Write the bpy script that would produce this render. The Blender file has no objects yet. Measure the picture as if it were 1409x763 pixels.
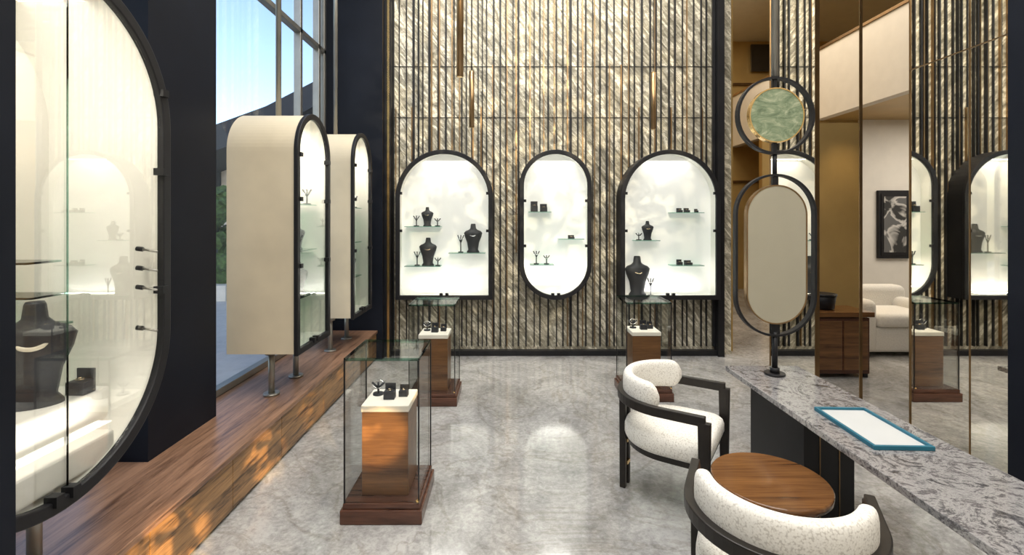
import bpy, bmesh, math, random
from mathutils import Vector, Matrix
random.seed(7)
S=bpy.context.scene
COL=S.collection
# ------------------------------------------------------------------ materials
def newmat(name):
    m=bpy.data.materials.new(name); m.use_nodes=True
    nt=m.node_tree; b=nt.nodes['Principled BSDF']
    return m,nt,b
def N(nt,t,**kw):
    n=nt.nodes.new(t)
    for k,v in kw.items():
        if k in n.inputs: n.inputs[k].default_value=v
        else: setattr(n,k,v)
    return n
def coords(nt,scale=(1,1,1),rot=(0,0,0)):
    tc=N(nt,'ShaderNodeTexCoord'); src=tc.outputs['Object']
    if any(rot):
        m0=N(nt,'ShaderNodeMapping'); m0.inputs['Rotation'].default_value=rot
        nt.links.new(src,m0.inputs['Vector']); src=m0.outputs['Vector']
    mp=N(nt,'ShaderNodeMapping'); mp.inputs['Scale'].default_value=scale
    nt.links.new(src,mp.inputs['Vector']); return mp.outputs['Vector']
def ramp(nt,fac,stops,interp='LINEAR'):
    r=N(nt,'ShaderNodeValToRGB'); e=r.color_ramp.elements; r.color_ramp.interpolation=interp
    while len(e)<len(stops): e.new(0.5)
    for i,(p,c) in enumerate(stops):
        e[i].position=p; e[i].color=(c[0],c[1],c[2],1)
    nt.links.new(fac,r.inputs['Fac']); return r.outputs['Color']
def bump(nt,b,fac,strength,dist=0.01):
    bp=N(nt,'ShaderNodeBump'); bp.inputs['Strength'].default_value=strength; bp.inputs['Distance'].default_value=dist
    nt.links.new(fac,bp.inputs['Height']); nt.links.new(bp.outputs['Normal'],b.inputs['Normal'])
def plain(name,c,rough=.5,metal=0,var=.08,scale=6,bmp=0,emit=0,ec=None,spec=.5):
    m,nt,b=newmat(name)
    v=coords(nt); n=N(nt,'ShaderNodeTexNoise',Scale=scale,Detail=4.0); nt.links.new(v,n.inputs['Vector'])
    c2=[max(0,x*(1-var)) for x in c]; c1=[min(1,x*(1+var)) for x in c]
    nt.links.new(ramp(nt,n.outputs['Fac'],[(.3,c2),(.7,c1)]),b.inputs['Base Color'])
    b.inputs['Roughness'].default_value=rough; b.inputs['Metallic'].default_value=metal; b.inputs['Specular IOR Level'].default_value=spec
    if bmp: bump(nt,b,n.outputs['Fac'],bmp)
    if emit:
        b.inputs['Emission Color'].default_value=(*(ec or c),1); b.inputs['Emission Strength'].default_value=emit
    return m
def wood(name,c1,c2,axis='Y',rough=.35,sc=1.0,lo=.45,hi=.85):
    m,nt,b=newmat(name)
    s={'X':(1.5,22,22),'Y':(22,1.5,22),'Z':(22,22,1.5)}[axis]
    v=coords(nt,tuple(a*sc for a in s))
    n=N(nt,'ShaderNodeTexNoise',Scale=1.0,Detail=8.0,Roughness=.65,Distortion=.8); nt.links.new(v,n.inputs['Vector'])
    v2=coords(nt,tuple(a*sc*4 for a in s)); n2=N(nt,'ShaderNodeTexNoise',Scale=1.5,Detail=4.0); nt.links.new(v2,n2.inputs['Vector'])
    mx=N(nt,'ShaderNodeMath',operation='MULTIPLY_ADD'); nt.links.new(n2.outputs['Fac'],mx.inputs[0]); mx.inputs[1].default_value=.35
    nt.links.new(n.outputs['Fac'],mx.inputs[2])
    nt.links.new(ramp(nt,mx.outputs[0],[(lo,c1),((lo+hi)/2-.03,[(a+d)/2 for a,d in zip(c1,c2)]),(hi,c2)]),b.inputs['Base Color'])
    b.inputs['Roughness'].default_value=rough; bump(nt,b,mx.outputs[0],.15,.003)
    return m
M={}
M['black']=plain('black_metal',(.012,.012,.014),.45,0,.2,spec=.3)
M['dark']=plain('dark_column_paint',(.008,.010,.016),.5,0,.15,3,spec=.15)
M['bronze']=plain('bronze',(.28,.18,.09),.3,.9,.2)
M['brass']=plain('brass',(.7,.48,.2),.25,1,.1)
M['steel']=plain('brushed_pole_metal',(.32,.31,.28),.35,.7,.1)
M['cream']=plain('cream_plaster',(.66,.575,.42),.6,0,.10,2.5)
M['white']=plain('white_interior',(.84,.82,.76),.55,0,.02)
M['led']=plain('led_back_panel',(.82,.82,.79),.6,0,.02,emit=.22,ec=(1,.985,.95))
M['woodtop']=wood('walnut_top',(.10,.05,.03),(.35,.20,.125),'Y',.3,1.0,.5,.82)
M['woodfront']=wood('walnut_front',(.05,.022,.008),(.38,.21,.085),'Y',.35,1.2,.52,.80)
M['woodv']=wood('walnut_pedestal',(.06,.025,.012),(.24,.115,.045),'X',.3)
M['woodbase']=wood('walnut_plinth',(.035,.014,.009),(.12,.05,.03),'X',.25)
M['tabletop']=wood('walnut_table',(.05,.02,.009),(.22,.10,.035),'X',.10,.6)
M['chairwood']=plain('dark_stained_oak',(.014,.011,.009),.4,0,.3,20,spec=.4)
M['bust']=plain('charcoal_velvet',(.016,.018,.024),.55,0,.2,30)
M['cap']=plain('white_suede',(.82,.78,.7),.6)
M['gold']=plain('gold_jewelry',(.75,.6,.4),.15,1,.05)
M['silver']=plain('silver_jewelry',(.85,.85,.85),.15,1,.05)
M['pearl']=plain('pearl',(.75,.68,.55),.2,.1,.05)
M['teal']=plain('teal_leather',(.01,.13,.2),.4)
M['paper']=plain('tray_lining',(.52,.53,.53),.6,0,.02)
M['goldwall']=plain('gold_panel',(.50,.34,.13),.35,.35,.15,1.5)
M['whitewall']=plain('white_plaster',(.74,.70,.63),.6,0,.03)
M['sofa']=plain('white_boucle_sofa',(.82,.79,.73),.9,0,.06,60,.3)
M['ceil']=plain('ceiling_paint',(.7,.67,.6),.7,0,.03)
M['frontwall']=plain('front_wall_paint',(.58,.53,.45),.6,0,.05)
m,nt,b=newmat('photo_print'); v=coords(nt,(1,1,.8)); n=N(nt,'ShaderNodeTexNoise',Scale=3.2,Detail=3.0,Distortion=1.0); nt.links.new(v,n.inputs['Vector'])
nt.links.new(ramp(nt,n.outputs['Fac'],[(.0,(.02,.02,.02)),(.46,(.03,.03,.03)),(.5,(.35,.34,.32)),(.56,(.6,.58,.55)),(.6,(.12,.12,.12))]),b.inputs['Base Color']); M['photo']=m
M['screen']=plain('dark_screen',(.03,.025,.02),.2)
M['mirrorplate']=plain('vanity_mirror_painted_reflection',(.44,.41,.32),.22,.25,.02)  # cream reflection in the vanity mirror painted as base colour, only partly glossy
M['roof']=plain('dark_roof',(.03,.035,.045),.6)
M['extwall']=plain('exterior_wall',(.7,.67,.6),.7)
M['pave']=plain('paving',(.55,.53,.5),.7)
M['leaf']=plain('foliage',(.05,.10,.02),.7,0,.7,14)
# bouclé
m,nt,b=newmat('boucle'); v=coords(nt)
vo=N(nt,'ShaderNodeTexVoronoi',Scale=140.0); nt.links.new(v,vo.inputs['Vector'])
nz_=N(nt,'ShaderNodeTexNoise',Scale=110.0,Detail=5.0,Roughness=.7); nt.links.new(v,nz_.inputs['Vector'])
ad=N(nt,'ShaderNodeMath',operation='MULTIPLY_ADD'); ad.inputs[1].default_value=.6; nt.links.new(vo.outputs['Distance'],ad.inputs[0]); nt.links.new(nz_.outputs['Fac'],ad.inputs[2])
nt.links.new(ramp(nt,ad.outputs[0],[(.5,(.84,.82,.77)),(.88,(.76,.735,.68)),(1.05,(.56,.53,.48))]),b.inputs['Base Color'])
b.inputs['Roughness'].default_value=.95; bump(nt,b,ad.outputs[0],-.9,.009); M['boucle']=m
# mirror
m,nt,b=newmat('bronze_mirror'); b.inputs['Base Color'].default_value=(.90,.85,.75,1); b.inputs['Metallic'].default_value=1; b.inputs['Roughness'].default_value=.015; M['mirror']=m
# thin glass
def glassmat(name,tint,refl=.7):
    m=bpy.data.materials.new(name); m.use_nodes=True; nt=m.node_tree; nt.nodes.clear()
    o=N(nt,'ShaderNodeOutputMaterial'); t=N(nt,'ShaderNodeBsdfTransparent'); t.inputs['Color'].default_value=(*tint,1)
    g=N(nt,'ShaderNodeBsdfGlossy'); g.inputs['Roughness'].default_value=.01
    f=N(nt,'ShaderNodeFresnel'); f.inputs['IOR'].default_value=1.45
    k=N(nt,'ShaderNodeMath',operation='MULTIPLY'); k.inputs[1].default_value=refl; nt.links.new(f.outputs[0],k.inputs[0])
    mx=N(nt,'ShaderNodeMixShader'); nt.links.new(k.outputs[0],mx.inputs[0]); nt.links.new(t.outputs[0],mx.inputs[1]); nt.links.new(g.outputs[0],mx.inputs[2])
    nt.links.new(mx.outputs[0],o.inputs['Surface']); return m
M['glass']=glassmat('clear_glass',(.99,.996,.99),.4)
M['glassedge']=glassmat('glass_edge',(.6,.8,.72),1)
M['winglass']=glassmat('window_glass',(.985,.99,.995),.12)
# floor stone
m,nt,b=newmat('polished_stone_floor'); v=coords(nt)
n1=N(nt,'ShaderNodeTexNoise',Scale=1.3,Detail=14.0,Roughness=.76,Distortion=.8); nt.links.new(v,n1.inputs['Vector'])
n2=N(nt,'ShaderNodeTexNoise',Scale=30.0,Detail=8.0,Roughness=.8,Distortion=.5); nt.links.new(v,n2.inputs['Vector'])
mx=N(nt,'ShaderNodeMath',operation='MULTIPLY_ADD'); mx.inputs[1].default_value=.7; nt.links.new(n2.outputs['Fac'],mx.inputs[0]); nt.links.new(n1.outputs['Fac'],mx.inputs[2])
base=ramp(nt,mx.outputs[0],[(.62,(.17,.167,.163)),(.82,(.32,.315,.31)),(1.0,(.50,.495,.485))])
n3=N(nt,'ShaderNodeTexNoise',Scale=1.1,Detail=9.0,Roughness=.6,Distortion=1.6); nt.links.new(v,n3.inputs['Vector'])
vein=ramp(nt,n3.outputs['Fac'],[(.475,(1,1,1)),(.5,(.78,.76,.73)),(.525,(1,1,1))])
mm=N(nt,'ShaderNodeMix',data_type='RGBA',blend_type='MULTIPLY'); mm.inputs[0].default_value=1
nt.links.new(base,mm.inputs[6]); nt.links.new(vein,mm.inputs[7]); nt.links.new(mm.outputs[2],b.inputs['Base Color'])
b.inputs['Roughness'].default_value=.09; b.inputs['Specular IOR Level'].default_value=1.0; M['floor']=m
# marble counter
m,nt,b=newmat('veined_marble'); v=coords(nt)
n1=N(nt,'ShaderNodeTexNoise',Scale=5.0,Detail=13.0,Roughness=.78,Distortion=2.8); nt.links.new(v,n1.inputs['Vector'])
n2=N(nt,'ShaderNodeTexNoise',Scale=50.0,Detail=6.0,Roughness=.8); nt.links.new(v,n2.inputs['Vector'])
mx=N(nt,'ShaderNodeMath',operation='MULTIPLY_ADD'); mx.inputs[1].default_value=.35; nt.links.new(n2.outputs['Fac'],mx.inputs[0]); nt.links.new(n1.outputs['Fac'],mx.inputs[2])
nt.links.new(ramp(nt,mx.outputs[0],[(.52,(.04,.04,.045)),(.61,(.13,.125,.13)),(.67,(.34,.33,.325)),(.72,(.22,.21,.215)),(.78,(.06,.055,.06)),(.84,(.3,.29,.285))]),b.inputs['Base Color'])
b.inputs['Roughness'].default_value=.12; M['marble']=m
# green marble
m,nt,b=newmat('green_marble'); v=coords(nt,(1,1,2))
n1=N(nt,'ShaderNodeTexNoise',Scale=7.0,Detail=12.0,Roughness=.75,Distortion=1.2); nt.links.new(v,n1.inputs['Vector'])
nt.links.new(ramp(nt,n1.outputs['Fac'],[(.35,(.10,.14,.08)),(.5,(.22,.28,.17)),(.62,(.40,.43,.29)),(.7,(.6,.61,.47))]),b.inputs['Base Color'])
b.inputs['Roughness'].default_value=.2; M['green']=m
# back wall stone
m,nt,b=newmat('golden_veined_stone')
va=coords(nt,(11,3,2.2),(0,math.radians(38),0))
n1=N(nt,'ShaderNodeTexNoise',Scale=1.3,Detail=7.0,Roughness=.62,Distortion=1.6); nt.links.new(va,n1.inputs['Vector'])
vb=coords(nt,(5,3,16),(0,math.radians(15),0))
n2=N(nt,'ShaderNodeTexNoise',Scale=1.5,Detail=6.0,Roughness=.7,Distortion=1.0); nt.links.new(vb,n2.inputs['Vector'])
mx=N(nt,'ShaderNodeMath',operation='MULTIPLY_ADD'); mx.inputs[1].default_value=.35; nt.links.new(n2.outputs['Fac'],mx.inputs[0]); nt.links.new(n1.outputs['Fac'],mx.inputs[2])
nt.links.new(ramp(nt,mx.outputs[0],[(.5,(.17,.15,.11)),(.62,(.32,.295,.225)),(.72,(.48,.445,.355)),(.8,(.92,.86,.70)),(.86,(.45,.41,.32))]),b.inputs['Base Color'])
b.inputs['Roughness'].default_value=.25; b.inputs['Metallic'].default_value=.2; bump(nt,b,mx.outputs[0],.6,.025); M['stone']=m

# ------------------------------------------------------------------ helpers
CUR=[None,False]
def grp(name,loc=(0,0,0),rotz=0,world=True,scale=1):
    e=bpy.data.objects.new(name,None); e.empty_display_size=.1; COL.objects.link(e)
    e.location=loc; e.rotation_euler=(0,0,rotz); e.scale=(scale,)*3; CUR[0]=e; CUR[1]=world
    return e
def end(): CUR[0]=None
def reg(o,mat=None):
    COL.objects.link(o)
    if mat is not None: o.data.materials.append(M[mat] if isinstance(mat,str) else mat)
    if CUR[0] is not None:
        o.parent=CUR[0]
        if CUR[1]:
            p=CUR[0]; o.matrix_parent_inverse=(Matrix.Translation(p.location)@Matrix.Rotation(p.rotation_euler.z,4,'Z')).inverted()
    return o
def mesh(name,vs,fs,mat,smooth=False):
    me=bpy.data.meshes.new(name); me.from_pydata([tuple(v) for v in vs],[],fs); me.update()
    bm=bmesh.new(); bm.from_mesh(me); bmesh.ops.recalc_face_normals(bm,faces=bm.faces); bm.to_mesh(me); bm.free()
    if smooth:
        for p in me.polygons: p.use_smooth=True
    return reg(bpy.data.objects.new(name,me),mat)
def bev(o,w,seg=2):
    md=o.modifiers.new('bevel','BEVEL'); md.width=w; md.segments=seg; md.limit_method='ANGLE'; return o
def boxv(x0,x1,y0,y1,z0,z1,vs,fs):
    i=len(vs)
    vs+=[(x0,y0,z0),(x1,y0,z0),(x1,y1,z0),(x0,y1,z0),(x0,y0,z1),(x1,y0,z1),(x1,y1,z1),(x0,y1,z1)]
    fs+=[tuple(i+k for k in f) for f in [(0,3,2,1),(4,5,6,7),(0,1,5,4),(1,2,6,5),(2,3,7,6),(3,0,4,7)]]
def box(name,x0,x1,y0,y1,z0,z1,mat,b=0):
    vs,fs=[],[]; boxv(x0,x1,y0,y1,z0,z1,vs,fs); o=mesh(name,vs,fs,mat)
    if b: bev(o,b)
    return o
def boxes(name,lst,mat,b=0):
    vs,fs=[],[]
    for t in lst: boxv(*t,vs,fs)
    o=mesh(name,vs,fs,mat)
    if b: bev(o,b)
    return o
def outline(c,r,z0,z1,cap=False,n=20):
    pts=[]
    for i in range(n+1):
        a=math.pi*i/n; pts.append((c+r*math.cos(a),z1-r+r*math.sin(a)))
    if cap:
        for i in range(n+1):
            a=math.pi+math.pi*i/n; pts.append((c+r*math.cos(a),z0+r+r*math.sin(a)))
    else:
        pts+=[(c-r,z0),(c+r,z0)]
    return pts
def mp3(plane,u,v,w): return (w,u,v) if plane=='X' else (u,w,v)
def ringx(name,out,inn,plane,w0,w1,mat):
    n=len(out); vs=[]
    for L,w in ((out,w0),(inn,w0),(out,w1),(inn,w1)): vs+=[mp3(plane,u,v,w) for u,v in L]
    fs=[]
    for i in range(n):
        j=(i+1)%n
        fs+=[(i,j,n+j,n+i),(2*n+i,3*n+i,3*n+j,2*n+j),(i,2*n+i,2*n+j,j),(n+i,n+j,3*n+j,3*n+i)]
    return mesh(name,vs,fs,mat)
def plate(name,out,plane,w0,w1,mat):
    n=len(out); vs=[mp3(plane,u,v,w0) for u,v in out]+[mp3(plane,u,v,w1) for u,v in out]
    fs=[tuple(range(n)),tuple(range(2*n-1,n-1,-1))]+[(i,(i+1)%n,n+(i+1)%n,n+i) for i in range(n)]
    return mesh(name,vs,fs,mat)
def loft(name,secs,mat,n=24,sub=0,power=1.0,loc=(0,0,0)):
    vs,fs=[],[]
    for (z,rx,ry,cx,cy) in secs:
        for i in range(n):
            a=2*math.pi*i/n; c,s=math.cos(a),math.sin(a)
            x=math.copysign(abs(c)**power,c)*rx; y=math.copysign(abs(s)**power,s)*ry
            vs.append((loc[0]+cx+x,loc[1]+cy+y,loc[2]+z))
    m=len(secs)
    for k in range(m-1):
        for i in range(n):
            j=(i+1)%n; fs.append((k*n+i,k*n+j,(k+1)*n+j,(k+1)*n+i))
    fs.append(tuple(range(n-1,-1,-1))); fs.append(tuple((m-1)*n+i for i in range(n)))
    o=mesh(name,vs,fs,mat,True)
    for p in o.data.polygons:
        if len(p.vertices)>4: p.use_smooth=False
    return o
def cyl(name,x,y,z0,z1,r,mat,n=24,r2=None):
    r2=r if r2 is None else r2
    return loft(name,[(z0,r,r,0,0),(z1,r2,r2,0,0)],mat,n,loc=(x,y,0))
def sweep(name,path,sec,mat,smooth=False,closed=False,scale=None):
    vs,fs=[],[]; k=len(sec); n=len(path); P=[Vector(p) for p in path]
    for i,p in enumerate(P):
        if closed: t=P[(i+1)%n]-P[i-1]
        else: t=P[min(i+1,n-1)]-P[max(i-1,0)]
        t.normalize(); up=Vector((0,0,1))
        if abs(t.z)>.95: up=Vector((0,1,0))
        nrm=t.cross(up).normalized(); upp=nrm.cross(t).normalized()
        s=scale(i/(n-1)) if scale else 1
        for a,b_ in sec: vs.append(p+nrm*a*s+upp*b_*s)
    rng=n if closed else n-1
    for i in range(rng):
        for j in range(k):
            a=i*k; b_=((i+1)%n)*k; fs.append((a+j,a+(j+1)%k,b_+(j+1)%k,b_+j))
    if not closed: fs.append(tuple(range(k))); fs.append(tuple((n-1)*k+j for j in range(k-1,-1,-1)))
    return mesh(name,vs,fs,mat,smooth)
def circ(r,n=10): return [(r*math.cos(2*math.pi*i/n),r*math.sin(2*math.pi*i/n)) for i in range(n)]
def arealight(name,loc,sx,sy,power,color=(1,.93,.82),rot=(0,0,0)):
    l=bpy.data.lights.new(name,'AREA'); l.shape='RECTANGLE'; l.size=sx; l.size_y=sy; l.energy=power; l.color=color
    o=bpy.data.objects.new(name,l); o.location=loc; o.rotation_euler=rot; COL.objects.link(o); return o
def spot(name,loc,target,power,angle,color,blend=.4,size=.03):
    l=bpy.data.lights.new(name,'SPOT'); l.energy=power; l.spot_size=math.radians(angle); l.spot_blend=blend; l.color=color; l.shadow_soft_size=size
    o=bpy.data.objects.new(name,l); o.location=loc; o.rotation_euler=(Vector(target)-Vector(loc)).to_track_quat('-Z','Y').to_euler(); COL.objects.link(o); return o

# ------------------------------------------------------------------ room
H=5.6
box('floor',-2.15,9,-2.6,11.3,-.1,0,'floor')
box('ceiling',-2.2,9,-2.6,11.3,H,H+.1,'ceil')
box('wall_back',-2.2,2.62,5.72,5.85,0,H,'stone')
box('wall_front',-2.2,9,-2.6,-2.5,0,H,'frontwall')
bars=[];x=-1.36
while x<2.42:
    w=random.choice([.010,.012,.014,.018,.026])
    d=random.choice([.02,.03,.04])
    bars.append((x,x+w,5.72-d,5.72,.1,H))
    x+=w+random.uniform(.035,.085)
boxes('trim_1',bars,'black')
x=-1.33; bb=[]
while x<2.4:
    w=random.uniform(.006,.014); z0=random.choice([.1,.1,1.2,2.2]); z1=random.choice([H,H,3.4,2.9])
    bb.append((x,x+w,5.72-.03,5.72,z0,z1)); x+=random.uniform(.08,.2)
boxes('trim_2',bb,'bronze')
boxes('trim_3',[(-1.43,2.44,5.712,5.722,2.78,2.786),(-1.43,2.44,5.712,5.722,3.38,3.386)],'black')
boxes('trim_4',[(-1.43,-1.36,5.6,5.72,0,H),(2.42,2.49,5.6,5.72,0,H)],'black')
box('trim_5',-1.40,-1.375,5.585,5.60,0,H,'brass')
box('baseboard_back',-1.36,2.42,5.64,5.72,0,.06,'black')
# left wall / windows
box('column_1',-2.2,-1.88,2.53,3.12,0,H,'dark')
box('column_2',-2.2,-1.43,5.5,5.72,0,H,'dark')
box('column_3',-1.45,-1.32,1.18,1.3,0,H,'dark')
box('column_4',-2.2,-2.0,-2.5,1.0,0,H,'dark')
box('wall_left',-2.2,-2.07,1.0,5.5,0,.33,'dark')
grp('window_1',(-2.1,4.3,.33))
fr=[(-2.14,-2.07,y,y+.05,.33,H) for y in (3.12,4.83,5.3,5.45)]+[(-2.14,-2.07,3.12,5.5,z,z+.05) for z in (.33,3.45,4.5)]
boxes('frame',fr,'steel',.004)
box('glass',-2.11,-2.10,3.15,5.5,.36,H,'winglass'); end()
grp('window_2',(-2.1,1.8,.33))
boxes('frame',[(-2.14,-2.07,y,y+.05,.33,H) for y in (1.0,2.48)]+[(-2.14,-2.07,1,2.53,z,z+.05) for z in (.33,)],'steel')
box('glass',-2.11,-2.10,1.05,2.5,.36,H,'winglass'); end()
# bench
grp('window_bench',(-1.8,3.4,0))
bev(box('top',-2.07,-1.485,1.32,5.5,.30,.33,'woodtop'),.004)
pan=[];ys=[1.32,2.03,2.64,3.21,3.93,4.7,5.5]
for a,b_ in zip(ys[:-1],ys[1:]): pan.append((-1.52,-1.5,a+.002,b_-.002,.02,.298))
boxes('front_panels',pan,'woodfront',.002)
box('carcass',-2.05,-1.525,1.34,5.48,0,.30,'black'); end()

# ------------------------------------------------------------------ right side
MX=2.48
def my(px): return 668*MX/(px-700)
def mirrorpanel(i,y0,y1):
    grp('wall_mirror',(MX,(y0+y1)/2,0))
    box('pane',MX,MX+.03,y0,y1,0,H,'mirror')
    st=[(MX-.004,MX,y0,y1,z,z+.006) for z in (2.51,4.2)]
    st+=[(MX-.006,MX+.03,y0-.006,y0,0,H),(MX-.006,MX+.03,y1,y1+.006,0,H)]
    if i==0: st.append((MX-.004,MX,my(1335),my(1335)+.004,0,H))
    boxes('seams',st,'bronze'); end()
mirrorpanel(0,my(1395),my(1253)); mirrorpanel(1,my(1122),my(1060))
box('column_5',MX-.04,2.75,my(1395)-.18,my(1395)-.01,0,H,'dark')
box('wall_right',2.6,2.75,-2.5,my(1395)-.18,0,H,'frontwall')
box('door_frame',MX,MX+.02,my(1183),my(1183)+.008,0,H,'bronze')
# adjoining lounge
box('wall_lounge_back',2.6,9,11,11.2,0,H,'goldwall')
box('wall_lounge_side',9,9.1,-2.5,11.2,0,H,'whitewall')
box('wall_lounge_white',5.72,9,7.9,8.05,0,3.2,'whitewall')
box('wall_lounge_gold',4.15,5.72,7.95,8.05,0,3.2,'goldwall')
box('wall_lounge_left',2.62,2.7,5.85,11,0,H,'goldwall')
box('wall_partition',3.2,3.9,5.4,5.5,0,2.66,'goldwall')
grp('mezzanine',(5,7,3.2))
box('parapet',5.0,5.15,0,11,3.2,4.3,'whitewall')
box('slab',5.15,9,0,11,3.2,3.35,'goldwall')
box('rail',4.98,5.17,0,11,4.3,4.34,'bronze'); end()
boxes('trim_6',[(2.7,9,10.95,11,z,z+.05) for z in (2.4,4.6)],'bronze')
box('wall_screen',5.45,5.95,10.9,10.95,4.9,5.5,'screen')
grp('framed_picture',(6.3,7.85,1.6))
box('frame',5.98,6.50,7.85,7.9,.95,2.05,'black',.005)
box('mat',6.02,6.46,7.842,7.85,1.0,2.0,'black')
box('print',6.06,6.42,7.836,7.842,1.05,1.95,'photo'); end()
# lounge armchair
grp('lounge_armchair',(4.45,5.9,0))
def softbox(name,x0,x1,y0,y1,z0,z1,mat,r=.06):
    o=box(name,x0,x1,y0,y1,z0,z1,mat); bev(o,r,5)
    for p in o.data.polygons: p.use_smooth=True
    return o
softbox('base',4.06,4.95,5.6,6.4,.05,.34,'sofa',.04)
softbox('seat_cushion',4.24,4.95,5.56,6.2,.34,.5,'sofa',.06)
softbox('arm_left',4.02,4.24,5.55,6.4,.05,.66,'sofa',.08)
softbox('arm_right',4.9,5.1,5.55,6.4,.05,.6,'sofa',.08)
softbox('backrest',4.04,5.1,6.2,6.45,.05,.74,'sofa',.08)
boxes('feet',[(x,x+.05,y,y+.05,0,.06) for x in (4.1,4.98) for y in (5.62,6.32)],'black'); end()
# console
grp('console_table',(3.4,5,0))
box('top',3.05,3.66,4.85,5.25,.61,.66,'tabletop',.004)
box('cabinet',3.08,3.62,4.87,5.23,.04,.60,'woodbase',.004)
boxes('drawer_fronts',[(3.10,3.34,4.86,4.872,.08,.57),(3.36,3.60,4.86,4.872,.08,.57)],'woodv',.003)
boxes('feet',[(x,x+.04,y,y+.04,0,.05) for x in (3.09,3.57) for y in (4.88,5.18)],'black'); end()
grp('black_bowl',(3.25,5.05,.66))
loft('bowl_body',[(.66,.08,.08,0,0),(.67,.10,.10,0,0),(.74,.11,.11,0,0),(.80,.12,.12,0,0),(.80,.11,.11,0,0),(.74,.10,.10,0,0),(.69,.08,.08,0,0)],'black',loc=(3.27,5.05,0))
loft('lid_ring',[(.80,.125,.125,0,0),(.82,.125,.125,0,0),(.82,.10,.10,0,0)],'black',loc=(3.27,5.05,0)); end()

# ------------------------------------------------------------------ busts & jewellery
def torusring(name,x,y,z,rx,ry,tilt,r,mat,n=28):
    pts=[]
    for i in range(n):
        a=2*math.pi*i/n; px=rx*math.cos(a); py=ry*math.sin(a)
        pts.append((x+px,y+py,z+py*tilt))
    return sweep(name,pts,circ(r,6),mat,True,True)
def bust(x,y,z,h,neck='gold',rotz=0):
    grp('necklace_bust',(x,y,z),rotz,False)
    s=h
    loft('body',[(0,.22*s,.15*s,0,0),(.03*s,.22*s,.15*s,0,0),(.10*s,.17*s,.11*s,0,0),(.35*s,.21*s,.12*s,0,0),(.55*s,.29*s,.14*s,0,0),
      (.68*s,.32*s,.14*s,0,0),(.74*s,.27*s,.125*s,0,.01*s),(.79*s,.15*s,.10*s,0,.02*s),(.84*s,.10*s,.09*s,0,.025*s),(.97*s,.085*s,.08*s,0,.03*s),(1.0*s,.07*s,.065*s,0,.03*s)],'bust',20)
    pts=[]
    for i in range(24):
        a=2*math.pi*i/24; sy=math.sin(a)
        pts.append((.15*s*math.cos(a),(-.03+.115*sy if sy<0 else -.03+.14*sy)*s,(.70+.13*sy)*s))
    sweep('necklace',pts,circ((.022 if neck=='pearl' else .013)*s,6),neck,True,True)
    end()
def boxstand(x,y,z,w,h,item='gold'):
    grp('jewelry_box',(x,y,z),0,False)
    box('case',-w/2,w/2,-w*.4,w*.4,0,h*.55,'bust',.002)
    box('lid',-w/2,w/2,w*.3,w*.4,h*.55,h,'bust',.002)
    torusring('ring',0,-.02*w,h*.62,w*.2,w*.2,0,.002,item); end()
def tstand(x,y,z,h):
    grp('jewelry_stand',(x,y,z),0,False)
    cyl('foot',0,0,0,.01,.03,'bust'); cyl('stem',0,0,.01,h,.006,'bust',8)
    sweep('arm_1',[(0,0,h*.55),(.02,0,h*.8),(.035,0,h)],circ(.006,6),'bust',True)
    sweep('arm_2',[(0,0,h*.55),(-.02,0,h*.8),(-.035,0,h)],circ(.006,6),'bust',True)
    torusring('chain',0,0,h*.85,.03,.01,2,.002,'silver'); end()

# ------------------------------------------------------------------ wall niches
def niche(x0,x1,z0,z1,cap,shelves):
    c=(x0+x1)/2; r=(x1-x0)/2
    grp('wall_display_case',(c,5.6,z0))
    o=outline(c,r,z0,z1,cap,32); i1=outline(c,r-.05,z0+.05,z1-.05,cap,32); i2=outline(c,r-.02,z0+.02,z1-.02,cap,32)
    i3=outline(c,r-.035,z0+.035,z1-.035,cap,32)
    f=5.47
    bev(ringx('frame',o,i1,'Y',f,f+.035,'black'),.006)
    ringx('shell',o,i2,'Y',f+.035,5.715,'black')
    ringx('lining',i2,i3,'Y',f+.037,5.67,'white')
    plate('back_panel',i3,'Y',5.66,5.67,'led')
    plate('glass',i1,'Y',f+.022,f+.026,'glass')
    cl=[]
    for zz in (z0+.45*(z1-z0),z0+.7*(z1-z0)) if not cap else (z0+.35*(z1-z0),z0+.65*(z1-z0)):
        cl+=[(x0+.045,x0+.075,f-.005,f+.03,zz,zz+.03),(x1-.075,x1-.045,f-.005,f+.03,zz,zz+.03)]
    cl+=[(c-.05,c-.015,f-.005,f+.03,z0+.045,z0+.075),(c+.015,c+.05,f-.005,f+.03,z0+.045,z0+.075)]
    boxes('clips',cl,'black')
    for k,(a,b_,z) in enumerate(shelves):
        box('glass_shelf_%d'%(k+1),a,b_,5.515,5.66,z,z+.008,'glassedge')
    end()
    arealight('case_light_bottom',(c,5.58,z0+.06+(0.08 if cap else 0)),r*1.2,.10,2.4,(1,.97,.92),(math.pi,0,0))
    arealight('case_light_top',(c,5.58,z1-.1),r*.9,.10,1.2,(1,.97,.92))
Y0=5.585
def nx(px,d=Y0): return (px-700)/668*d
def nz(py,d=Y0): return 1.6-(py-300)/668*d
niche(-1.28,-.18,.68,2.375,False,[(nx(558),nx(607),nz(312)),(nx(558),nx(607),nz(366)),(nx(618),nx(668),nz(348))])
niche(.122,.938,.68,2.375,True,[(nx(727),nx(758),nz(292)),(nx(768),nx(803),nz(329)),(nx(729),nx(762),nz(364))])
niche(1.264,2.39,.68,2.375,False,[(nx(872),nx(906),nz(331)),(nx(922),nx(966),nz(293)),(nx(922),nx(966),nz(365))])
e8=.008
bust(nx(588),Y0,nz(312)+e8,.22); bust(nx(589),Y0,nz(366)+e8,.32); bust(nx(651),Y0,nz(348)+e8,.33,'silver')
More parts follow.
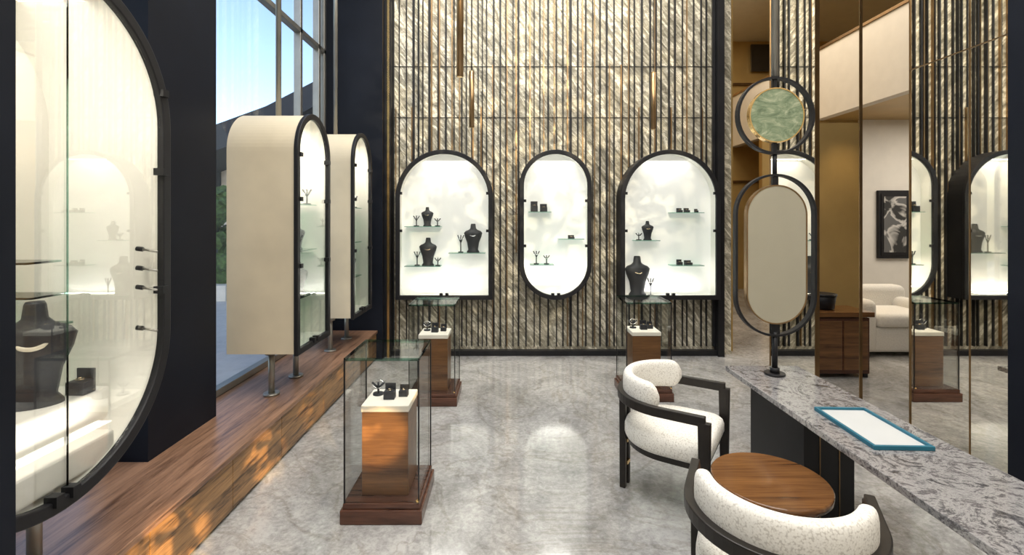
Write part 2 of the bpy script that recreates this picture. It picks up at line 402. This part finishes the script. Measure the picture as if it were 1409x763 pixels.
tstand(nx(573),Y0,nz(312)+e8,.12); tstand(nx(574),Y0,nz(366)+e8,.16); tstand(nx(634),Y0,nz(348)+e8,.2); tstand(nx(602),Y0,nz(312)+e8,.09); tstand(nx(603),Y0-.03,nz(366)+e8,.09)
boxstand(nx(735),Y0,nz(292)+e8,.08,.12); boxstand(nx(748),Y0,nz(292)+e8,.08,.09)
tstand(nx(738),Y0,nz(364)+e8,.15); tstand(nx(752),Y0,nz(364)+e8,.1); boxstand(nx(786),Y0,nz(329)+e8,.07,.04)
bust(nx(891),Y0,nz(331)+e8,.22); bust(nx(877),Y0,.715,.45); tstand(nx(894),5.55,.715,.2); tstand(nx(878),Y0-.03,nz(331)+e8,.08)
boxstand(nx(935),Y0,nz(293)+e8,.06,.05); boxstand(nx(945),Y0,nz(293)+e8,.06,.05); boxstand(nx(935),Y0,nz(365)+e8,.06,.06); boxstand(nx(947),Y0,nz(365)+e8,.08,.05); boxstand(nx(958),Y0,nz(293)+e8,.04,.04)

# ------------------------------------------------------------------ standing cases at the window
def wcase(yc,r,z0,z1,cap,xf,xb,poles,top=True):
    grp('window_display_case',((xf+xb)/2,yc,.33))
    o=outline(yc,r,z0,z1,cap,36); h=outline(yc,r-.012,z0+.012,z1-.012,cap,36); i1=outline(yc,r-.045,z0+.045,z1-.045,cap,36); hi=outline(yc,r-.03,z0+.03,z1-.03,cap,36)
    hj=outline(yc,r-.036,z0+.036,z1-.036,cap,36)
    bev(ringx('frame',o,i1,'X',xf-.03,xf,'black'),.005)
    ringx('shell',h,hi,'X',xb,xf-.03,'cream')
    ringx('lining',hi,hj,'X',xb+.02,xf-.031,'white')
    plate('back',hi,'X',xb,xb+.02,'cream')
    plate('back_lining',hj,'X',xb+.02,xb+.024,'white')
    plate('glass',i1,'X',xf-.02,xf-.016,'glass')
    cl=[]
    for zz in (z0+.35*(z1-z0),z0+.62*(z1-z0),z0+.8*(z1-z0)):
        cl+=[(xf-.03,xf+.012,yc-r+.03,yc-r+.065,zz,zz+.03),(xf-.03,xf+.012,yc+r-.065,yc+r-.03,zz,zz+.03)]
    cl+=[(xf-.03,xf+.012,yc-.045,yc-.015,z0+.03,z0+.065),(xf-.03,xf+.012,yc+.015,yc+.045,z0+.03,z0+.065)]
    boxes('clips',cl,'black')
    for k,py in enumerate(poles):
        cyl('pole_%d'%k,-1.71,py,.33,z0+.02,.022,'steel'); cyl('pole_foot_%d'%k,-1.71,py,.33,.345,.055,'steel'); cyl('pole_cap_%d'%k,-1.71,py,z0-.02,z0+.012,.045,'steel')
    if top: cyl('ceiling_pole',-1.74,yc,z1-.02,H,.02,'steel')
    return o
wcase(3.67,.31,.643,2.38,False,-1.46,-1.96,(3.5,3.9))
for k,z in enumerate((1.0,1.35,1.7)): box('glass_shelf_%d'%k,-1.9,-1.55,3.5,3.92,z,z+.008,'glassedge')
end()
wcase(4.88,.31,.643,2.45,False,-1.46,-1.96,(4.65,5.12))
for k,z in enumerate((1.0,1.35,1.7)): box('glass_shelf_%d'%k,-1.9,-1.55,4.7,5.12,z,z+.008,'glassedge')
end()
bust(-1.65,3.8,1.008,.25); bust(-1.65,3.78,1.358,.2); tstand(-1.6,3.85,1.708,.12)
bust(-1.65,5.0,1.008,.25); bust(-1.65,4.98,1.358,.2); tstand(-1.6,5.02,1.708,.12); bust(-1.65,4.85,1.708,.2)
wcase(1.6,.5,.64,2.48,True,-1.46,-1.98,(1.45,1.75),False)
box('plinth',-1.95,-1.6,1.3,1.95,.70,.93,'white',.01)
box('plinth_step',-1.6,-1.5,1.36,1.85,.70,.80,'white',.01)
box('glass_joint',-1.478,-1.474,1.622,1.626,.69,2.43,'glassedge')
for k,(yy,z) in enumerate(((1.92,1.3),(1.95,1.18),(1.9,1.43))): box('glass_shelf_%d'%k,-1.95,-1.75,yy-.14,yy,z,z+.008,'glassedge')
for k,z in enumerate((1.13,1.30,1.38,1.46)):
    sweep('pin_%d'%k,[(-1.47,2.03,z),(-1.53,2.03,z+.01)],circ(.005,8),'steel',True)
    sweep('pin_head_%d'%k,[(-1.53,2.03,z+.01),(-1.555,2.03,z+.013)],circ(.010,8),'black',True)
end()
bust(-1.70,1.74,.93,.37,'pearl',.6); boxstand(-1.64,1.86,.93,.07,.09)
for yc,zt in ((3.67,2.3),(4.88,2.36)):
    arealight('case_light_top',(-1.7,yc,zt),.2,.2,7,(1,.93,.82))
arealight('case_light_top',(-1.68,1.6,2.40),.25,.4,8.5,(1,.94,.84))
arealight('case_light_bottom',(-1.53,1.6,.83),.06,.5,1.5,(1,.94,.84),(math.pi,0,0))

# ------------------------------------------------------------------ vitrines
def vitrine(x0,y0,w=.43):
    xc=x0+w/2; yc=y0+w/2
    grp('glass_display_vitrine',(xc,yc,0),0,False)
    a=w/2
    bev(box('base_lower',-a,a,-a,a,0,.075,'woodbase'),.006)
    bev(box('base_upper',-a+.012,a-.012,-a+.012,a-.012,.075,.105,'woodbase'),.006)
    g=a-.02; t=.006; ht=.855
    boxes('glass_panes',[(-g,g,-g,-g+t,.105,ht),(-g,g,g-t,g,.105,ht),(-g,-g+t,-g+t,g-t,.105,ht),(g-t,g,-g+t,g-t,.105,ht)],'glass')
    box('glass_top',-g-.004,g+.004,-g-.004,g+.004,ht,ht+.01,'glass')
    e=.0035
    boxes('edges',[(sx*g-e,sx*g+e,sy*g-e,sy*g+e,.105,ht) for sx in(-1,1) for sy in(-1,1)],'black')
    f=.003
    boxes('top_edges',[(-g,g,sy*g-f,sy*g+f,ht-.004,ht+.011) for sy in(-1,1)]+[(sx*g-f,sx*g+f,-g,g,ht-.004,ht+.011) for sx in(-1,1)],'glassedge')
    p=.125
    bev(box('pedestal',-p,p,-p,p,.105,.555,'woodv'),.003)
    box('cap',-p-.004,p+.004,-p-.004,p+.004,.555,.59,'cap',.004)
    cyl('lock',.19,-g-.01,.115,.125,.008,'brass'); end()
    boxstand(xc+.0,yc-.02,.59,.06,.08); boxstand(xc+.07,yc+.02,.59,.05,.06); tstand(xc-.08,yc+.04,.59,.07)
vitrine(-.883,2.53); vitrine(-.87,4.12); vitrine(1.01,4.22)

# ------------------------------------------------------------------ chairs
def chair(cx,cy,ang,scl=1):
    grp('dining_armchair',(cx,cy,0),ang,False,scl)
    R=.31; path=[(-R,.24,.625)]+[(-R,.24*(1-i/5),.625) for i in range(1,5)]
    path+=[(R*math.cos(a),R*math.sin(a),.625) for a in [math.pi+math.pi*i/28 for i in range(29)]]
    path+=[(R,.24*i/5,.625) for i in range(1,6)]
    bev(sweep('arm_band',path,[(-.018,-.026),(.018,-.026),(.018,.026),(-.018,.026)],'chairwood'),.005)
    for k,sx in enumerate((-1,1)):
        vs=[]
        for z,hw,hd in ((0,.016,.022),(.62,.019,.032)):
            vs+=[(sx*R-hw,.235-hd,z),(sx*R+hw,.235-hd,z),(sx*R+hw,.235+hd,z),(sx*R-hw,.235+hd,z)]
        bev(mesh('front_leg_%d'%k,vs,[(0,3,2,1),(4,5,6,7),(0,1,5,4),(1,2,6,5),(2,3,7,6),(3,0,4,7)],'chairwood'),.004)
        vs=[]
        for z,hw,hd in ((0,.016,.018),(.62,.02,.02)):
            vs+=[(sx*.035-hw,-.30-hd,z),(sx*.035+hw,-.30-hd,z),(sx*.035+hw,-.30+hd,z),(sx*.035-hw,-.30+hd,z)]
        bev(mesh('rear_leg_%d'%k,vs,[(0,3,2,1),(4,5,6,7),(0,1,5,4),(1,2,6,5),(2,3,7,6),(3,0,4,7)],'chairwood'),.004)
    box('rear_leg_clamp',-.025,.025,-.325,-.275,.14,.16,'brass')
    box('rear_leg_clamp_upper',-.025,.025,-.325,-.275,.28,.3,'brass')
    def seatout(s):
        pts=[]
        r=.285*s
        for i in range(25):
            a=math.pi+math.pi*i/24; pts.append((r*math.cos(a),r*math.sin(a)))
        fy=.25*s
        for i in range(0,13):
            a=i/12*math.pi/2; pts.append((r-.08+.08*math.cos(a),fy-.08+.08*math.sin(a)))
        for i in range(0,13):
            a=math.pi/2+i/12*math.pi/2; pts.append((-r+.08+.08*math.cos(a),fy-.08+.08*math.sin(a)))
        return pts
    vs,fs=[],[]; L=[(.365,.90),(.372,.97),(.39,1.0),(.43,1.0),(.452,.975),(.465,.93),(.472,.8),(.475,.5)]
    for z,s in L: vs+=[(x,y,z) for x,y in seatout(s)]
    n=len(seatout(1))
    for k in range(len(L)-1):
        for i in range(n): fs.append((k*n+i,k*n+(i+1)%n,(k+1)*n+(i+1)%n,(k+1)*n+i))
    fs.append(tuple(range(n-1,-1,-1))); fs.append(tuple((len(L)-1)*n+i for i in range(n)))
    mesh('seat',vs,fs,'boucle',True)
    o=seatout(.93); vs=[(x,y,.335) for x,y in o]+[(x,y,.366) for x,y in o]
    mesh('seat_frame',vs,[tuple(range(n)),tuple(range(2*n-1,n-1,-1))]+[(i,(i+1)%n,n+(i+1)%n,n+i) for i in range(n)],'chairwood')
    boxes('seat_rail',[(-.3,.3,.17,.2,.30,.335),(-.02,.02,-.29,.17,.30,.335)],'chairwood')
    sec=[]
    for i in range(20):
        a=2*math.pi*i/20; c,s=math.cos(a),math.sin(a)
        sec.append((math.copysign(abs(c)**.7,c)*.034,math.copysign(abs(s)**.6,s)*.085))
    a0,a1=math.radians(183),math.radians(357); n=40
    pth=[(.262*math.cos(a0+(a1-a0)*i/n),.262*math.sin(a0+(a1-a0)*i/n),.675) for i in range(n+1)]
    def sc(t):
        e=min(t,1-t)/.09
        return 1 if e>=1 else max(.25,math.sqrt(1-(1-e)**2))
    sweep('backrest',pth,sec,'boucle',True,scale=sc)
    end()
def facing(dx,dy): return math.atan2(dy,dx)-math.pi/2
chair(.94,2.77,facing(.84,-.54),.95)
chair(.93,1.67,facing(.45,.89),.94)
# side table
grp('round_side_table',(1.155,2.15,0),0,False)
loft('top',[(.415,.225,.225,0,0),(.42,.24,.24,0,0),(.443,.242,.242,0,0),(.45,.237,.237,0,0)],'tabletop',56)
cyl('stem',0,0,.02,.415,.035,'chairwood'); cyl('foot',0,0,0,.02,.16,'chairwood',40); cyl('collar',0,0,.38,.416,.09,'chairwood'); end()
# counter
CZ=.66
grp('marble_counter',(1.6,2.1,0))
bev(box('top',1.38,1.84,.8,3.1,CZ-.03,CZ,'marble'),.003)
box('support_panel',1.52,1.78,2.50,3.05,0,CZ-.03,'black')
boxes('support_trim',[(1.60,1.604,2.496,2.50,0,CZ-.03),(1.70,1.704,2.496,2.50,0,CZ-.03)],'bronze')
box('support_panel_near',1.52,1.78,.85,1.1,0,CZ-.03,'black'); end()
# tray
grp('jewelry_tray',(1.61,2.17,CZ),math.radians(-2),False,.895)
w,d=.135,.23
box('lining',-w+.01,w-.01,-d+.01,d-.01,0.001,.008,'paper')
boxes('rim',[(-w,w,-d,-d+.014,0,.02),(-w,w,d-.014,d,0,.02),(-w,-w+.014,-d+.014,d-.014,0,.02),(w-.014,w,-d+.014,d-.014,0,.02)],'teal',.002); end()
# vanity mirror (modelled in local coordinates, base on the counter)
K=.885
grp('vanity_mirror_stand',(1.60,2.92,CZ),0,False,K)
VX,VY=0,0
def L(z): return z-.538
cyl('base',VX,VY,0,.015,.065,'black',32); cyl('base_collar',VX,VY,.015,.05,.03,'black')
cyl('lower_pole',VX,VY,.03,L(.83),.018,'black')
o=outline(VX,.275,L(.80),L(1.90),True,32); i1=outline(VX,.260,L(.815),L(1.885),True,32); ringx('outer_ring',o,i1,'Y',VY-.022,VY+.022,'black')
a=outline(VX,.205,L(.885),L(1.825),True,32); b2=outline(VX,.196,L(.894),L(1.816),True,32)
ringx('mirror_frame',a,b2,'Y',VY-.03,VY+.01,'bronze'); plate('mirror_plate',b2,'Y',VY-.027,VY+.0,'mirrorplate')
boxes('brackets',[(VX-.03,VX+.03,VY-.01,VY+.01,L(.81),L(.90)),(VX-.02,VX+.02,VY-.01,VY+.01,L(1.82),L(1.89))],'black')
cyl('mid_pole',VX,VY,L(1.88),L(2.05),.014,'black')
def disc(c,z,r,n=48): return [(c+r*math.cos(2*math.pi*i/n),z+r*math.sin(2*math.pi*i/n)) for i in range(n)]
ringx('upper_ring',disc(VX,L(2.295),.262),disc(VX,L(2.295),.247),'Y',VY-.022,VY+.022,'black')
ringx('disc_frame',disc(VX,L(2.295),.186),disc(VX,L(2.295),.178),'Y',VY-.03,VY+.01,'brass')
plate('marble_disc',disc(VX,L(2.295),.178),'Y',VY-.027,VY,'green')
boxes('disc_brackets',[(VX-.012,VX+.012,VY-.01,VY+.01,L(2.04),L(2.12)),(VX-.012,VX+.012,VY-.01,VY+.01,L(2.47),L(2.56))],'black')
cyl('ceiling_pole',VX,VY,L(2.55),(H-CZ)/K,.02,'steel'); end()
# pendants
def pendant(px,y,ztop,zbot,r):
    x=(px-700)/668*y
    grp('pendant_lamp',(x,y,zbot))
    cyl('tube',x,y,zbot,ztop,r,'bronze',20); cyl('inner_lens',x,y,zbot-.004,zbot+.002,r*.8,'brass',20)
    cyl('cord',x,y,ztop,H-.02,.004,'black',8); cyl('canopy',x,y,H-.03,H,.05,'bronze',20); end()
pendant(649,4.8,3.05,2.5,.026); pendant(899,4.8,3.04,2.48,.026); pendant(633,3.6,4.1,2.65,.026)

# ------------------------------------------------------------------ outside
box('ground_outside',-40,-2.2,-10,60,-.35,-.25,'pave')
grp('building_outside',(-7,14,0))
vs=[(-12,13,2.6),(-6.5,13,4.6),(-3.0,13,6.4),(-3,13,5.8),(-6.5,13,3.9),(-12,13,1.9)]
vs=vs+[(x,22,z) for x,y,z in vs]
mesh('roof',vs,[(0,1,2,3,4,5),(11,10,9,8,7,6)]+[(i,(i+1)%6,6+(i+1)%6,6+i) for i in range(6)],'roof')
box('wall',-11,-3,15,15.3,-.25,4,'extwall')
boxes('mullions',[(x,x+.12,14.9,15,-.25,4) for x in (-10,-9,-8,-7,-6,-5)],'roof'); end()
grp('hedge_plant',(-7,11,0))
bm=bmesh.new()
for i in range(90):
    mtx=Matrix.Translation((-7.6+random.uniform(-.9,1.1),11.5+random.uniform(-.6,.6),.2+random.uniform(0,2.0)))@Matrix.Scale(random.uniform(.12,.3),4)
    bmesh.ops.create_icosphere(bm,subdivisions=2,radius=1,matrix=mtx)
for v_ in bm.verts: v_.co+=Vector([random.uniform(-.06,.06) for _ in range(3)])
me=bpy.data.meshes.new('foliage'); bm.to_mesh(me); bm.free(); reg(bpy.data.objects.new('foliage',me),'leaf')
box('planter',-8.8,-6.3,10.8,12.2,-.25,.1,'extwall'); end()

# ------------------------------------------------------------------ light
wd=bpy.data.worlds.new('world'); S.world=wd; wd.use_nodes=True; nt=wd.node_tree
bg=nt.nodes['Background']; sk=nt.nodes.new('ShaderNodeTexSky'); sk.sky_type='NISHITA'; sk.sun_disc=False; sk.sun_elevation=math.radians(30); sk.sun_rotation=math.radians(150)
nt.links.new(sk.outputs[0],bg.inputs['Color']); bg.inputs['Strength'].default_value=.32
arealight('ceiling_light',(.4,2.6,H-.05),3.4,4.5,290,(1,.975,.93))
arealight('ceiling_light_front',(.4,-1.0,H-.05),3.4,2.4,165,(1,.97,.92))
arealight('lounge_ceiling_light',(3.9,7.5,H-.05),1.6,5,130,(1,.88,.7))
arealight('lounge_soffit_light',(7,6,3.15),2,2,80,(1,.92,.8))
spot('lounge_wall_light',(3.7,4.9,3.0),(3.7,5.4,1.3),35,55,(1,.74,.42),.9)
def dapple(o,scale):
    l=o.data; l.use_nodes=True; nt=l.node_tree; em=nt.nodes.get('Emission')
    tc=N(nt,'ShaderNodeTexCoord'); n=N(nt,'ShaderNodeTexNoise',Scale=scale,Detail=3.0,Distortion=1.2)
    nt.links.new(tc.outputs['Normal'],n.inputs['Vector'])
    r=ramp(nt,n.outputs['Fac'],[(.46,(0,0,0)),(.58,(1,1,1))]); nt.links.new(r,em.inputs['Strength'])
sun=(1,.66,.30)
spot('sunset_spot_pedestal',(1.6,-1.9,1.9),(-.70,2.6,.42),2600,3.6,sun,.4)
for k,(yy,an) in enumerate(((2.15,4.5),(3.0,3.4),(3.7,2.8),(4.5,2.4))):
    dapple(spot('sunset_spot_bench',(1.9,-1.6,2.0),(-1.5,yy,.13),4200,an,sun,.6,.01),60.0)
dapple(spot('sunset_spot_wall',(.6,-1.6,4.6),(.3,5.72,2.6),1100,36,(1,.85,.58),.6,.01),34.0)
for x in (-.9,.0,.9,1.9):
    spot('wall_washer',(x,4.9,H-.1),(x,5.72,2.4),120,55,(1,.91,.74),.6)
# ------------------------------------------------------------------ camera
cam=bpy.data.cameras.new('camera'); co=bpy.data.objects.new('camera',cam); COL.objects.link(co)
co.location=(0,0,1.6); co.rotation_euler=(math.pi/2,0,0)
cam.sensor_width=36; cam.lens=36*668/1409; cam.shift_x=4.5/1409; cam.shift_y=-81.5/1409; cam.clip_start=.05
S.camera=co
S.view_settings.view_transform='Standard'
